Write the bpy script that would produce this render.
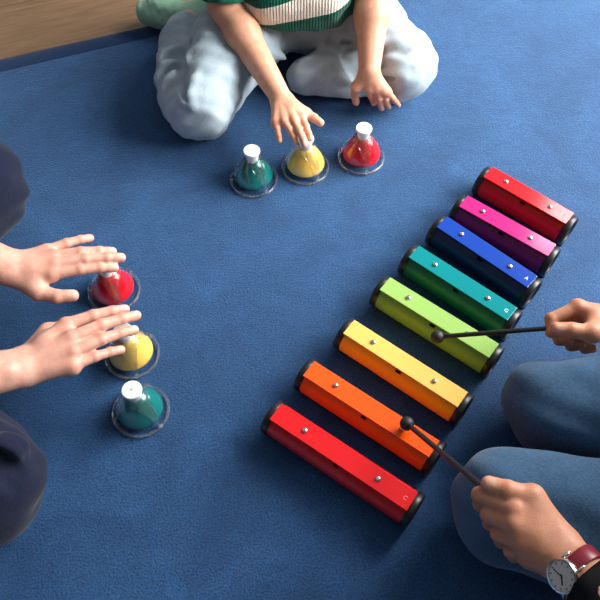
import bpy, bmesh, math, time
import numpy as np
from mathutils import Vector, Matrix

T0 = time.time()
for o in list(bpy.data.objects):
    bpy.data.objects.remove(o)
S = bpy.context.scene
COL = S.collection
R = math.radians

# ------------------------------------------------------------------ camera, light, exposure
PITCH, FPX, CAM_H = R(58.5), 750.0, 1.0        # degrees below the horizon, focal length in pixels, metres above the rug
cam_d = bpy.data.cameras.new('camera')
cam_d.sensor_width = 36.0
cam_d.lens = FPX / 600.0 * 36.0
cam_d.clip_start = 0.01
cam = bpy.data.objects.new('camera', cam_d)
cam.location = (0, 0, CAM_H)
cam.rotation_euler = (R(90) - PITCH, 0, 0)
COL.objects.link(cam)
S.camera = cam

world = bpy.data.worlds.new('room_light')
S.world = world
world.use_nodes = True
bg = world.node_tree.nodes['Background']
bg.inputs[1].default_value = 1.0
_wt = world.node_tree
_tc = _wt.nodes.new('ShaderNodeTexCoord')
_dp = _wt.nodes.new('ShaderNodeVectorMath')
_dp.operation = 'DOT_PRODUCT'
_dp.inputs[1].default_value = (0.34, 0.56, 0.76)
_wt.links.new(_tc.outputs['Generated'], _dp.inputs[0])
_wr = _wt.nodes.new('ShaderNodeValToRGB')
_wr.color_ramp.elements[0].position = 0.0
_wr.color_ramp.elements[0].color = (0.06, 0.062, 0.068, 1)
_wr.color_ramp.elements[1].position = 0.95
_wr.color_ramp.elements[1].color = (0.42, 0.45, 0.50, 1)
_wt.links.new(_dp.outputs['Value'], _wr.inputs[0])
_wt.links.new(_wr.outputs[0], bg.inputs[0])


def area(name, loc, target, sx, sy, power, col):
    d = bpy.data.lights.new(name, 'AREA')
    d.shape = 'RECTANGLE'
    d.size, d.size_y, d.energy, d.color = sx, sy, power, col
    o = bpy.data.objects.new(name, d)
    o.location = loc
    v = Vector(target) - Vector(loc)
    o.rotation_euler = v.to_track_quat('-Z', 'Y').to_euler()
    COL.objects.link(o)
    return o


area('window_daylight', (2.05, 1.12, 1.30), (0.2, 0.85, 0.0), 2.2, 1.4, 215, (1.0, 0.985, 0.96))
area('far_window_daylight', (1.995, 2.734, 2.291), (0.745, 0.284, 0.291), 1.0, 1.2, 60, (1.0, 0.985, 0.96))
S.view_settings.view_transform = 'Standard'
S.view_settings.look = 'None'
S.view_settings.exposure = 0.05
S.view_settings.gamma = 1.0
S.view_settings.use_curve_mapping = False


# ------------------------------------------------------------------ helpers: points, tags, materials
def at(px, py, z=0.0):
    """World point at height z seen along the photograph's pixel (px, py)."""
    u, v = (px - 300) / FPX, (py - 300) / FPX
    s, c = math.sin(PITCH), math.cos(PITCH)
    d = np.array([u, c - v * s, -s - v * c])
    t = (z - CAM_H) / d[2]
    return np.array([0, 0, CAM_H]) + d * t


def srgb(r, g, b):
    f = lambda c: (c / 255 / 12.92) if c / 255 <= 0.04045 else ((c / 255 + 0.055) / 1.055) ** 2.4
    return (f(r), f(g), f(b), 1.0)


def tag(o, label=None, cat=None, group=None, kind=None):
    for k, v in (('label', label), ('category', cat), ('group', group), ('kind', kind)):
        if v:
            o[k] = v
    return o


def empty(name, loc, rz=0.0):
    o = bpy.data.objects.new(name, None)
    o.empty_display_size = 0.02
    o.location = loc
    o.rotation_euler = (0, 0, rz)
    COL.objects.link(o)
    return o


def mesh_obj(name, V, Fc, m, parent=None, smooth=True, mats=None, midx=None):
    me = bpy.data.meshes.new(name)
    if isinstance(V, np.ndarray):
        V = V.tolist()
    if isinstance(Fc, np.ndarray):
        Fc = Fc.tolist()
    me.from_pydata(V, [], Fc)
    for mm in (mats or [m]):
        me.materials.append(mm)
    if midx is not None:
        me.polygons.foreach_set('material_index', midx)
    me.polygons.foreach_set('use_smooth', [smooth] * len(me.polygons))
    me.update()
    o = bpy.data.objects.new(name, me)
    COL.objects.link(o)
    if parent:
        o.parent = parent
    return o


def finish(o, bevel=0.0, seg=2, angle=35):
    """Bevel the edges and shade by angle, baked into the mesh."""
    me = o.data
    bm = bmesh.new()
    bm.from_mesh(me)
    bmesh.ops.recalc_face_normals(bm, faces=bm.faces)
    if bevel > 0:
        es = [e for e in bm.edges if len(e.link_faces) == 2 and e.calc_face_angle(0) > R(angle)]
        bmesh.ops.bevel(bm, geom=es, offset=bevel, segments=seg, profile=0.5, affect='EDGES', clamp_overlap=True)
    for e in bm.edges:
        e.smooth = not (len(e.link_faces) == 2 and e.calc_face_angle(0) > R(50))
    bm.to_mesh(me)
    bm.free()
    return o


class NT:
    def __init__(self, name):
        self.m = bpy.data.materials.new(name)
        self.m.use_nodes = True
        self.t = self.m.node_tree
        self.b = self.t.nodes['Principled BSDF']

    def n(self, typ, **kw):
        nd = self.t.nodes.new(typ)
        for k, v in kw.items():
            if hasattr(nd, k):
                setattr(nd, k, v)
            else:
                nd.inputs[k].default_value = v
        return nd

    def l(self, a, b):
        self.t.links.new(a, b)

    def set(self, **kw):
        for k, v in kw.items():
            self.b.inputs[k.replace('_', ' ')].default_value = v
        return self

    def coord(self, out='Object', scale=None, rot=None):
        tc = self.n('ShaderNodeTexCoord')
        if scale is None and rot is None:
            return tc.outputs[out]
        mp = self.n('ShaderNodeMapping')
        if scale:
            mp.inputs['Scale'].default_value = scale
        if rot:
            mp.inputs['Rotation'].default_value = rot
        self.l(tc.outputs[out], mp.inputs['Vector'])
        return mp.outputs[0]

    def noise(self, vec, scale, detail=3, rough=0.55, dist=0.0):
        nd = self.n('ShaderNodeTexNoise')
        nd.inputs['Scale'].default_value = scale
        nd.inputs['Detail'].default_value = detail
        nd.inputs['Roughness'].default_value = rough
        nd.inputs['Distortion'].default_value = dist
        self.l(vec, nd.inputs['Vector'])
        return nd.outputs['Fac']

    def ramp(self, fac, stops):
        r = self.n('ShaderNodeValToRGB')
        el = r.color_ramp.elements
        while len(el) < len(stops):
            el.new(0.5)
        for e, (p, c) in zip(el, stops):
            e.position, e.color = p, c
        self.l(fac, r.inputs[0])
        return r.outputs[0]

    def mix(self, fac, a, b, blend='MIX'):
        nd = self.n('ShaderNodeMix', data_type='RGBA', blend_type=blend)
        for sock, val in ((nd.inputs[0], fac), (nd.inputs[6], a), (nd.inputs[7], b)):
            if hasattr(val, 'is_output'):
                self.l(val, sock)
            else:
                sock.default_value = val
        return nd.outputs[2]

    def math(self, op, a, b=None):
        nd = self.n('ShaderNodeMath', operation=op)
        for sock, val in zip(nd.inputs, (a, b)):
            if val is None:
                continue
            if hasattr(val, 'is_output'):
                self.l(val, sock)
            else:
                sock.default_value = val
        return nd.outputs[0]

    def bump(self, h, strength=0.3, dist=0.001, prev=None):
        nd = self.n('ShaderNodeBump')
        nd.inputs['Strength'].default_value = strength
        nd.inputs['Distance'].default_value = dist
        self.l(h, nd.inputs['Height'])
        if prev:
            self.l(prev, nd.inputs['Normal'])
        self.l(nd.outputs[0], self.b.inputs['Normal'])
        return nd.outputs[0]

    def color(self, c):
        self.l(c, self.b.inputs['Base Color'])


def paint(name, c, rough=0.32, coat=0.25):
    t = NT(name)
    t.set(Base_Color=c, Roughness=rough, Coat_Weight=coat, Coat_Roughness=0.12)
    v = t.coord()
    t.bump(t.noise(v, 40, 2), 0.02, 0.0006)
    return t.m


def plastic(name, c, rough=0.4):
    t = NT(name)
    t.set(Base_Color=c, Roughness=rough)
    v = t.coord()
    f = t.noise(v, 220, 2)
    t.l(t.math('MULTIPLY_ADD', f, 0.12), t.b.inputs['Roughness'])
    t.t.nodes[-1].inputs[2].default_value = rough - 0.06
    t.bump(f, 0.04, 0.0004)
    return t.m


def metal(name, c, rough):
    t = NT(name)
    t.set(Base_Color=c, Roughness=rough, Metallic=1.0)
    t.bump(t.noise(t.coord(), 600, 2), 0.03, 0.0003)
    return t.m


def clear_plastic(name, clarity):
    t = NT(name)
    t.set(Base_Color=(0.97, 0.985, 0.985, 1), Roughness=0.03, IOR=1.33, Transmission_Weight=clarity)
    t.bump(t.noise(t.coord(), 180, 2), 0.03, 0.0005)
    return t.m


def carpet_mat():
    t = NT('blue_carpet_pile')
    v = t.coord()
    big = t.noise(v, 7.0, 5, 0.62, 0.8)
    mid = t.noise(v, 38, 4, 0.65, 0.3)
    fine = t.noise(v, 330, 3, 0.75)
    c1 = t.ramp(big, [(0.32, srgb(28, 68, 108)), (0.68, srgb(46, 94, 142))])
    c2 = t.mix(t.math('MULTIPLY', t.ramp(mid, [(0.35, (0, 0, 0, 1)), (0.7, (1, 1, 1, 1))]), 0.42), c1, srgb(30, 64, 102))
    c3 = t.mix(t.ramp(fine, [(0.40, (1, 1, 1, 1)), (0.60, (0, 0, 0, 1))]), c2, t.mix(0.68, c2, srgb(18, 36, 74)))
    t.color(c3)
    t.set(Roughness=0.7, Sheen_Weight=1.0, Sheen_Roughness=0.42, Specular_IOR_Level=0.22)
    t.b.inputs['Sheen Tint'].default_value = srgb(150, 190, 240)
    b = t.bump(mid, 0.22, 0.006)
    t.bump(fine, 0.75, 0.0026, b)
    return t.m


def binding_mat():
    t = NT('navy_carpet_edge')
    v = t.coord()
    f = t.noise(v, 420, 3, 0.7)
    t.color(t.ramp(f, [(0.3, srgb(16, 38, 70)), (0.7, srgb(28, 58, 98))]))
    t.set(Roughness=0.95, Sheen_Weight=0.1, Specular_IOR_Level=0.1)
    t.bump(f, 0.6, 0.002)
    return t.m


def wood_mat():
    t = NT('light_oak_floor')
    v = t.coord(rot=(0, 0, R(-20)))
    sep = t.n('ShaderNodeMapping')
    sep.inputs['Scale'].default_value = (2.2, 26, 26)
    t.l(v, sep.inputs['Vector'])
    g = t.noise(sep.outputs[0], 3.0, 6, 0.62, 1.2)
    sep2 = t.n('ShaderNodeMapping')
    sep2.inputs['Scale'].default_value = (6, 160, 160)
    t.l(v, sep2.inputs['Vector'])
    f = t.noise(sep2.outputs[0], 3.0, 4, 0.6, 0.4)
    c = t.ramp(g, [(0.28, srgb(112, 84, 58)), (0.5, srgb(136, 106, 76)), (0.75, srgb(150, 120, 88))])
    c = t.mix(t.math('MULTIPLY', t.ramp(f, [(0.45, (1, 1, 1, 1)), (0.6, (0, 0, 0, 1))]), 0.35), c, srgb(112, 82, 56))
    br = t.n('ShaderNodeTexBrick')
    br.inputs['Scale'].default_value = 1.0
    br.inputs['Mortar Size'].default_value = 0.0012
    br.inputs['Brick Width'].default_value = 1.2
    br.inputs['Row Height'].default_value = 0.21
    t.l(v, br.inputs['Vector'])
    c = t.mix(br.outputs['Fac'], c, srgb(96, 70, 46))
    t.color(c)
    t.set(Roughness=0.42)
    t.bump(g, 0.05, 0.001)
    return t.m


def skin_mat(name, base, red, rough=0.48):
    t = NT(name)
    v = t.coord()
    at_ = t.n('ShaderNodeAttribute', attribute_name='tint')
    sp = t.n('ShaderNodeSeparateColor')
    t.l(at_.outputs['Color'], sp.inputs[0])
    mott = t.noise(v, 70, 4, 0.6)
    c = t.mix(t.math('MULTIPLY', t.ramp(mott, [(0.38, (0, 0, 0, 1)), (0.7, (1, 1, 1, 1))]), 0.40), base, red)
    c = t.mix(t.math('MULTIPLY', sp.outputs[1], 0.75), c, red)
    nail = tuple(min(1, 0.8 * base[i] + 0.2 * (0.78, 0.56, 0.50)[i]) for i in range(3)) + (1,)
    c = t.mix(sp.outputs[0], c, nail)
    t.color(c)
    t.set(Roughness=rough, Subsurface_Weight=0.18, Subsurface_Scale=0.006, Specular_IOR_Level=0.38)
    t.b.inputs['Subsurface Radius'].default_value = (1.0, 0.35, 0.2)
    r = t.math('MULTIPLY_ADD', sp.outputs[0], -0.22)
    t.t.nodes[-1].inputs[2].default_value = rough
    t.l(r, t.b.inputs['Roughness'])
    vo = t.n('ShaderNodeTexVoronoi')
    vo.inputs['Scale'].default_value = 620
    t.l(v, vo.inputs['Vector'])
    b = t.bump(vo.outputs['Distance'], 0.18, 0.0006)
    t.bump(t.noise(v, 160, 3), 0.22, 0.0012, b)
    return t.m


def denim_mat(name, dark, light, fade, weave=0.4):
    t = NT(name)
    v = t.coord()
    big = t.noise(v, 13, 4, 0.6, 0.4)
    c = t.ramp(big, [(0.3, dark), (0.7, light)])
    mp = t.n('ShaderNodeMapping')
    mp.inputs['Scale'].default_value = (1, 5.0, 1)
    mp.inputs['Rotation'].default_value = (0.3, 0.2, 0.7)
    t.l(v, mp.inputs['Vector'])
    st = t.noise(mp.outputs[0], 300, 3, 0.7)
    c = t.mix(t.math('MULTIPLY', t.ramp(st, [(0.4, (0, 0, 0, 1)), (0.62, (1, 1, 1, 1))]), weave), c, fade)
    t.color(c)
    t.set(Roughness=0.9, Sheen_Weight=0.15, Specular_IOR_Level=0.15)
    b = t.bump(t.noise(v, 55, 3, 0.6), 0.25, 0.003)
    t.bump(st, 0.35, 0.0008, b)
    return t.m


def cloth_mat(name, c1, c2, sheen=0.1):
    t = NT(name)
    v = t.coord()
    f = t.noise(v, 260, 3, 0.6)
    t.color(t.ramp(f, [(0.3, c1), (0.7, c2)]))
    t.set(Roughness=0.88, Sheen_Weight=sheen, Specular_IOR_Level=0.15)
    b = t.bump(t.noise(v, 28, 3), 0.25, 0.004)
    t.bump(f, 0.35, 0.0008, b)
    return t.m


def knit_mat():
    """Green and cream striped rib knit: the stripes run round the body (a vertex attribute measured along the torso)."""
    t = NT('striped_knit')
    a = t.n('ShaderNodeAttribute', attribute_name='along')
    u = a.outputs['Fac']
    g, w = srgb(8, 92, 74), srgb(232, 224, 208)
    r = t.n('ShaderNodeValToRGB')
    r.color_ramp.interpolation = 'CONSTANT'
    el = r.color_ramp.elements
    stops = [(0.0, g), (0.018, w), (0.056, g), (0.09, w), (0.12, g), (0.16, w), (0.19, g), (0.23, w), (0.26, g)]
    while len(el) < len(stops):
        el.new(0.5)
    for e, (p, c) in zip(el, stops):
        e.position, e.color = p, c
    t.l(u, r.inputs[0])
    v = t.coord()
    rib = t.n('ShaderNodeTexWave')
    rib.inputs['Scale'].default_value = 62
    rib.inputs['Distortion'].default_value = 1.5
    rib.inputs['Detail Scale'].default_value = 4
    t.l(v, rib.inputs['Vector'])
    f = t.noise(v, 420, 2)
    c = t.mix(t.math('MULTIPLY', t.math('SUBTRACT', 1.0, rib.outputs['Fac']), 0.20), r.outputs[0], (0.02, 0.03, 0.025, 1))
    t.color(c)
    t.set(Roughness=0.95, Sheen_Weight=0.2, Specular_IOR_Level=0.1)
    b = t.bump(rib.outputs['Fac'], 0.45, 0.0025)
    t.bump(f, 0.5, 0.001, b)
    return t.m


def floral_mat():
    t = NT('black_floral_cloth')
    v = t.coord()
    vo = t.n('ShaderNodeTexVoronoi')
    vo.inputs['Scale'].default_value = 48
    t.l(v, vo.inputs['Vector'])
    nz = t.noise(v, 160, 3, 0.6)
    d = t.math('ADD', vo.outputs['Distance'], t.math('MULTIPLY', nz, 0.25))
    m = t.ramp(d, [(0.50, (1, 1, 1, 1)), (0.55, (0, 0, 0, 1))])
    sp = t.n('ShaderNodeSeparateColor')
    t.l(vo.outputs['Color'], sp.inputs[0])
    fl = t.ramp(sp.outputs[0], [(0.35, srgb(58, 66, 58)), (0.45, srgb(176, 70, 62)), (0.75, srgb(198, 150, 128))])
    t.color(t.mix(m, srgb(14, 14, 17), fl))
    t.set(Roughness=0.8, Specular_IOR_Level=0.2)
    t.bump(t.noise(v, 300, 2), 0.3, 0.0008)
    return t.m


def hair_mat(name, c1, c2):
    t = NT(name)
    mp = t.coord(scale=(1, 1, 0.12))
    f = t.noise(mp, 420, 3, 0.6)
    t.color(t.ramp(f, [(0.35, c1), (0.65, c2)]))
    t.set(Roughness=0.5)
    t.bump(f, 0.7, 0.003)
    return t.m


M = {
    'carpet': carpet_mat(), 'binding': binding_mat(), 'wood': wood_mat(),
    'black': plastic('black_plastic', srgb(22, 23, 25), 0.38),
    'black_wood': paint('black_lacquer_stick', srgb(20, 20, 22), 0.42, 0.2),
    'rubber': plastic('black_rubber', srgb(26, 26, 28), 0.55),
    'white': plastic('white_plastic', srgb(238, 236, 232), 0.35),
    'grey_print': plastic('grey_print', srgb(120, 122, 128), 0.6),
    'white_print': plastic('white_print', srgb(225, 230, 235), 0.5),
    'pale_red_print': plastic('pale_red_print', srgb(248, 120, 116), 0.5),
    'steel': metal('screw_steel', srgb(214, 212, 206), 0.22),
    'clear': clear_plastic('clear_plastic', 0.94), 'clear_thin': clear_plastic('clear_thin_plastic', 0.985),
    'skin_pale': skin_mat('fair_skin', srgb(208, 160, 140), srgb(190, 112, 94)),
    'skin_child': skin_mat('child_skin', srgb(218, 166, 136), srgb(204, 120, 94)),
    'skin_tan': skin_mat('warm_skin', srgb(198, 142, 112), srgb(178, 102, 76)),
    'light_denim': denim_mat('washed_denim', srgb(138, 158, 170), srgb(172, 188, 196), srgb(194, 206, 210), 0.3),
    'blue_denim': denim_mat('blue_denim', srgb(34, 58, 86), srgb(52, 84, 116), srgb(92, 128, 158), 0.42),
    'navy': cloth_mat('navy_cloth', srgb(14, 19, 38), srgb(22, 29, 52)),
    'navy_shirt': cloth_mat('navy_jersey', srgb(26, 32, 54), srgb(36, 44, 70)),
    'knit': knit_mat(), 'floral': floral_mat(),
    'sock': cloth_mat('mint_sock_knit', srgb(148, 196, 164), srgb(172, 216, 184), 0.25),
    'green_knit': cloth_mat('green_knit', srgb(8, 84, 68), srgb(14, 104, 84), 0.2),
    'hair_brown': hair_mat('brown_hair', srgb(70, 46, 30), srgb(112, 78, 50)),
    'hair_dark': hair_mat('dark_hair', srgb(34, 24, 18), srgb(62, 44, 32)),
    'eye': plastic('eye_white', srgb(235, 232, 228), 0.2),
    'iris': plastic('dark_iris', srgb(60, 44, 34), 0.15),
    'strap': plastic('burgundy_leather', srgb(126, 26, 44), 0.35),
    'dial': plastic('watch_dial_cream', srgb(214, 208, 198), 0.4),
}


# ------------------------------------------------------------------ helpers: solids
def lathe(prof, n=64, cap0=True, cap1=True):
    V, Fc = [], []
    for r, z in prof:
        for i in range(n):
            a = 2 * math.pi * i / n
            V.append((r * math.cos(a), r * math.sin(a), z))
    k = len(prof)
    for j in range(k - 1):
        for i in range(n):
            i2 = (i + 1) % n
            Fc.append((j * n + i, j * n + i2, (j + 1) * n + i2, (j + 1) * n + i))
    if cap0:
        Fc.append(tuple(range(n - 1, -1, -1)))
    if cap1:
        Fc.append(tuple((k - 1) * n + i for i in range(n)))
    return V, Fc


def torus(R_, r, z=0.0, n=72, m=12, sx=1.0, sz=1.0):
    V, Fc = [], []
    for i in range(n):
        a = 2 * math.pi * i / n
        for j in range(m):
            b = 2 * math.pi * j / m
            q = R_ + r * sx * math.cos(b)
            V.append((q * math.cos(a), q * math.sin(a), z + r * sz * math.sin(b)))
    for i in range(n):
        for j in range(m):
            Fc.append((i * m + j, ((i + 1) % n) * m + j, ((i + 1) % n) * m + (j + 1) % m, i * m + (j + 1) % m))
    return V, Fc


def box(x0, x1, y0, y1, z0, z1):
    V = [(x, y, z) for x in (x0, x1) for y in (y0, y1) for z in (z0, z1)]
    Fc = [(0, 1, 3, 2), (4, 6, 7, 5), (0, 4, 5, 1), (2, 3, 7, 6), (0, 2, 6, 4), (1, 5, 7, 3)]
    return V, Fc


def along_x(V):
    """Turn a lathe made along z so that its axis is x."""
    return [(z, y, -x) for x, y, z in V]


def join(*parts):
    V, Fc = [], []
    for v, f in parts:
        b = len(V)
        V += list(v)
        Fc += [tuple(i + b for i in q) for q in f]
    return V, Fc


def shift(part, d):
    return [(x + d[0], y + d[1], z + d[2]) for x, y, z in part[0]], part[1]


def tube(P, rad, n=14):
    """A round bar along a polyline, rounded shut at both ends."""
    P = [Vector(p) for p in P]
    if not hasattr(rad, '__len__'):
        rad = [rad] * len(P)
    V, Fc = [], []
    t = (P[1] - P[0]).normalized()
    ref = Vector((0, 0, 1)) if abs(t.z) < 0.9 else Vector((1, 0, 0))
    e1 = t.cross(ref).normalized()
    rings = []
    for i, p in enumerate(P):
        a, b = P[max(0, i - 1)], P[min(len(P) - 1, i + 1)]
        t = (b - a).normalized()
        e1 = (e1 - t * e1.dot(t)).normalized()
        e2 = t.cross(e1)
        if i == 0:
            rings += [(p - t * rad[i] * 0.5, rad[i] * 0.6, e1, e2)]
        rings.append((p, rad[i], e1.copy(), e2))
        if i == len(P) - 1:
            rings += [(p + t * rad[i] * 0.5, rad[i] * 0.6, e1, e2)]
    for p, r, a1, a2 in rings:
        for k in range(n):
            an = 2 * math.pi * k / n
            V.append(tuple(p + a1 * (r * math.cos(an)) + a2 * (r * math.sin(an))))
    for j in range(len(rings) - 1):
        for k in range(n):
            Fc.append((j * n + k, j * n + (k + 1) % n, (j + 1) * n + (k + 1) % n, (j + 1) * n + k))
    Fc.append(tuple(range(n - 1, -1, -1)))
    Fc.append(tuple((len(rings) - 1) * n + k for k in range(n)))
    return V, Fc


def glyph(ch, size, m, parent, loc, rz=0.0, name='letter'):
    cu = bpy.data.curves.new(name, 'FONT')
    cu.body = ch
    cu.size = size
    cu.align_x = cu.align_y = 'CENTER'
    cu.extrude = 0.00012
    tmp = bpy.data.objects.new(name, cu)
    COL.objects.link(tmp)
    dg = bpy.context.evaluated_depsgraph_get()
    me = bpy.data.meshes.new_from_object(tmp.evaluated_get(dg))
    bpy.data.objects.remove(tmp)
    bpy.data.curves.remove(cu)
    me.materials.clear()
    me.materials.append(m)
    o = bpy.data.objects.new(name, me)
    o.location = loc
    o.rotation_euler = (0, 0, rz)
    COL.objects.link(o)
    o.parent = parent
    return o


# ------------------------------------------------------------------ helpers: smooth bodies meshed from blended tapered limbs
BIG = 9.0


def smin(a, b, k):
    if k <= 0:
        return np.minimum(a, b)
    h = np.maximum(k - np.abs(a - b), 0) / k
    return np.minimum(a, b) - h * h * k * 0.25


def cap(a, b, ra, rb=None, k=0.01):
    return dict(t='c', a=np.asarray(a, np.float32), b=np.asarray(b, np.float32), ra=ra, rb=ra if rb is None else rb, k=k)


def ell(c, r, rz=0.0, rx=0.0, k=0.01, ry=0.0):
    m = np.array((Matrix.Rotation(rz, 3, 'Z') @ Matrix.Rotation(ry, 3, 'Y') @ Matrix.Rotation(rx, 3, 'X')).inverted(), np.float32)
    return dict(t='e', c=np.asarray(c, np.float32), r=np.asarray(r, np.float32), m=m, k=k)


def chain(pts, rads, k=0.004):
    return [cap(pts[i], pts[i + 1], rads[i], rads[i + 1], k) for i in range(len(pts) - 1)]


def pd(q, P):
    if q['t'] == 'c':
        a, b = q['a'], q['b']
        ab = b - a
        L = float(ab @ ab) + 1e-12
        pa = P - a
        t = np.clip(pa @ ab / L, 0, 1)
        d = np.sqrt(np.maximum(((pa - t[..., None] * ab) ** 2).sum(-1), 0))
        return d - (q['ra'] + (q['rb'] - q['ra']) * t)
    p = (P - q['c']) @ q['m'].T
    k0 = np.sqrt(((p / q['r']) ** 2).sum(-1))
    k1 = np.sqrt(((p / q['r'] ** 2) ** 2).sum(-1))
    return k0 * (k0 - 1) / np.maximum(k1, 1e-6)


def ev(groups, P, cut=None):
    """Distance field over points P (blocks, n, 3) or (n, 3); a group is (op, k, [limbs])."""
    cull = cut is not None
    tot = np.full(P.shape[:-1], BIG, np.float32)
    pi = 0
    for op, kg, prims in groups:
        dg = np.full(P.shape[:-1], BIG, np.float32)
        for q in prims:
            if cull:
                ix = np.nonzero(cut[pi])[0]
                if len(ix):
                    dg[ix] = smin(dg[ix], pd(q, P[ix]), q['k'])
            else:
                dg = smin(dg, pd(q, P), q['k'])
            pi += 1
        tot = -smin(-tot, dg, kg) if op == 'sub' else smin(tot, dg, kg)
    return tot


def blend_mesh(groups, vox, disp=None, planes=(), amp=0.0):
    prims = [q for _, _, ps in groups for q in ps]
    lo, hi = np.full(3, BIG), np.full(3, -BIG)
    for (op, _, ps) in groups:
        if op == 'sub':
            continue
        for q in ps:
            if q['t'] == 'c':
                r = max(q['ra'], q['rb'])
                lo = np.minimum(lo, np.minimum(q['a'], q['b']) - r)
                hi = np.maximum(hi, np.maximum(q['a'], q['b']) + r)
            else:
                r = q['r'].max()
                lo = np.minimum(lo, q['c'] - r)
                hi = np.maximum(hi, q['c'] + r)
    lo -= 0.02 + amp
    hi += 0.02 + amp
    B = 8
    bs = B * vox
    nb = np.ceil((hi - lo) / bs).astype(int)
    I = np.stack(np.meshgrid(*[np.arange(n) for n in nb], indexing='ij'), -1).reshape(-1, 3)
    Cn = (lo + (I + 0.5) * bs).astype(np.float32)
    rad = bs * 0.87
    D = np.concatenate([ev(groups, Cn[i:i + 200000]) for i in range(0, len(Cn), 200000)])
    for (pn, p0) in planes:
        D = np.maximum(D, (Cn - np.asarray(p0, np.float32)) @ np.asarray(pn, np.float32))
    act = np.abs(D) < rad * 1.25 + amp + 0.004
    I, Cn, D = I[act], Cn[act], D[act]
    off = np.stack(np.meshgrid(*[np.arange(B + 1)] * 3, indexing='ij'), -1).reshape(-1, 3)
    dims = nb * B + 2
    vs, gids, quads = [], [], []
    corner = np.array([[0, 0, 0], [1, 0, 0], [0, 1, 0], [1, 1, 0], [0, 0, 1], [1, 0, 1], [0, 1, 1], [1, 1, 1]])
    edges = [(0, 1), (2, 3), (4, 5), (6, 7), (0, 2), (1, 3), (4, 6), (5, 7), (0, 4), (1, 5), (2, 6), (3, 7)]
    G = lambda c: (c[..., 0] * dims[1] + c[..., 1]) * dims[2] + c[..., 2]
    for s in range(0, len(I), 1500):
        Ib, Cb = I[s:s + 1500], Cn[s:s + 1500]
        dmin = None
        cd = np.stack([pd(q, Cb) for q in prims])
        cut = cd < rad * 1.15 + 0.045 + amp
        P = (lo + (Ib[:, None, :] * B + off[None]) * vox).astype(np.float32)
        d = ev(groups, P, cut)
        if disp is not None:
            near = np.nonzero(np.abs(d) < amp * 2 + 3 * vox)
            d[near] += disp(P[near]).astype(np.float32)
        for (pn, p0) in planes:
            d = -smin(-d, -((P - np.asarray(p0, np.float32)) @ np.asarray(pn, np.float32)), 0.002)
        d = d.reshape(-1, B + 1, B + 1, B + 1)
        d[d == 0] = 1e-7
        cv = np.stack([d[:, c[0]:B + c[0], c[1]:B + c[1], c[2]:B + c[2]] for c in corner], -1)
        neg = (cv < 0).sum(-1)
        bi, ci, cj, ck = np.nonzero((neg > 0) & (neg < 8))
        cv = cv[bi, ci, cj, ck]
        cell = Ib[bi] * B + np.stack([ci, cj, ck], -1)
        acc = np.zeros((len(cv), 3))
        cnt = np.zeros(len(cv))
        for e0, e1 in edges:
            x = (cv[:, e0] < 0) != (cv[:, e1] < 0)
            t = np.where(x, cv[:, e0] / np.where(x, cv[:, e0] - cv[:, e1], 1), 0)
            acc += np.where(x[:, None], corner[e0] + t[:, None] * (corner[e1] - corner[e0]), 0)
            cnt += x
        vs.append(lo + (cell + acc / cnt[:, None]) * vox)
        gids.append(G(cell))
        for ax, e in ((0, 1), (1, 2), (2, 4)):
            x = (cv[:, 0] < 0) != (cv[:, e] < 0)
            c = cell[x]
            u, w = np.eye(3, dtype=int)[(ax + 1) % 3], np.eye(3, dtype=int)[(ax + 2) % 3]
            q = np.stack([G(c - u - w), G(c - w), G(c), G(c - u)], -1)
            flip = cv[x, 0] > 0
            q[flip] = q[flip][:, ::-1]
            quads.append(q)
    V, Gd, Q = np.concatenate(vs), np.concatenate(gids), np.concatenate(quads)
    o = np.argsort(Gd)
    V, Gd = V[o], Gd[o]
    ix = np.clip(np.searchsorted(Gd, Q), 0, len(Gd) - 1)
    ok = (Gd[ix] == Q).all(1)
    return V, ix[ok]


def np_mesh(name, V, Q, m, parent=None):
    me = bpy.data.meshes.new(name)
    me.vertices.add(len(V))
    me.vertices.foreach_set('co', V.astype(np.float32).ravel())
    me.loops.add(len(Q) * 4)
    me.loops.foreach_set('vertex_index', Q.astype(np.int32).ravel())
    me.polygons.add(len(Q))
    me.polygons.foreach_set('loop_start', np.arange(0, len(Q) * 4, 4, dtype=np.int32))
    me.polygons.foreach_set('use_smooth', np.ones(len(Q), bool))
    me.materials.append(m)
    me.update(calc_edges=True)
    me.validate()
    o = bpy.data.objects.new(name, me)
    COL.objects.link(o)
    if parent:
        o.parent = parent
    return o


def folds(seed, waves, amp):
    """A smooth displacement made of a few crossing waves: cloth that is not dead flat."""
    rng = np.random.RandomState(seed)
    K = []
    for wl in waves:
        for _ in range(3):
            v = rng.normal(size=3)
            v *= 2 * math.pi / wl / np.linalg.norm(v)
            K.append((v, rng.uniform(0, 6.28), amp * (wl / max(waves)) ** 0.8 / 3))

    def f(P):
        d = np.zeros(P.shape[:-1])
        w = 0.012 * np.sin(P[..., [1, 2, 0]] * 31 + seed)
        for v, ph, a in K:
            d += a * np.sin((P + w) @ v + ph)
        return d
    return f


V3 = lambda *a: np.array(a, float)
unit = lambda v: v / (np.linalg.norm(v) + 1e-9)


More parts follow.
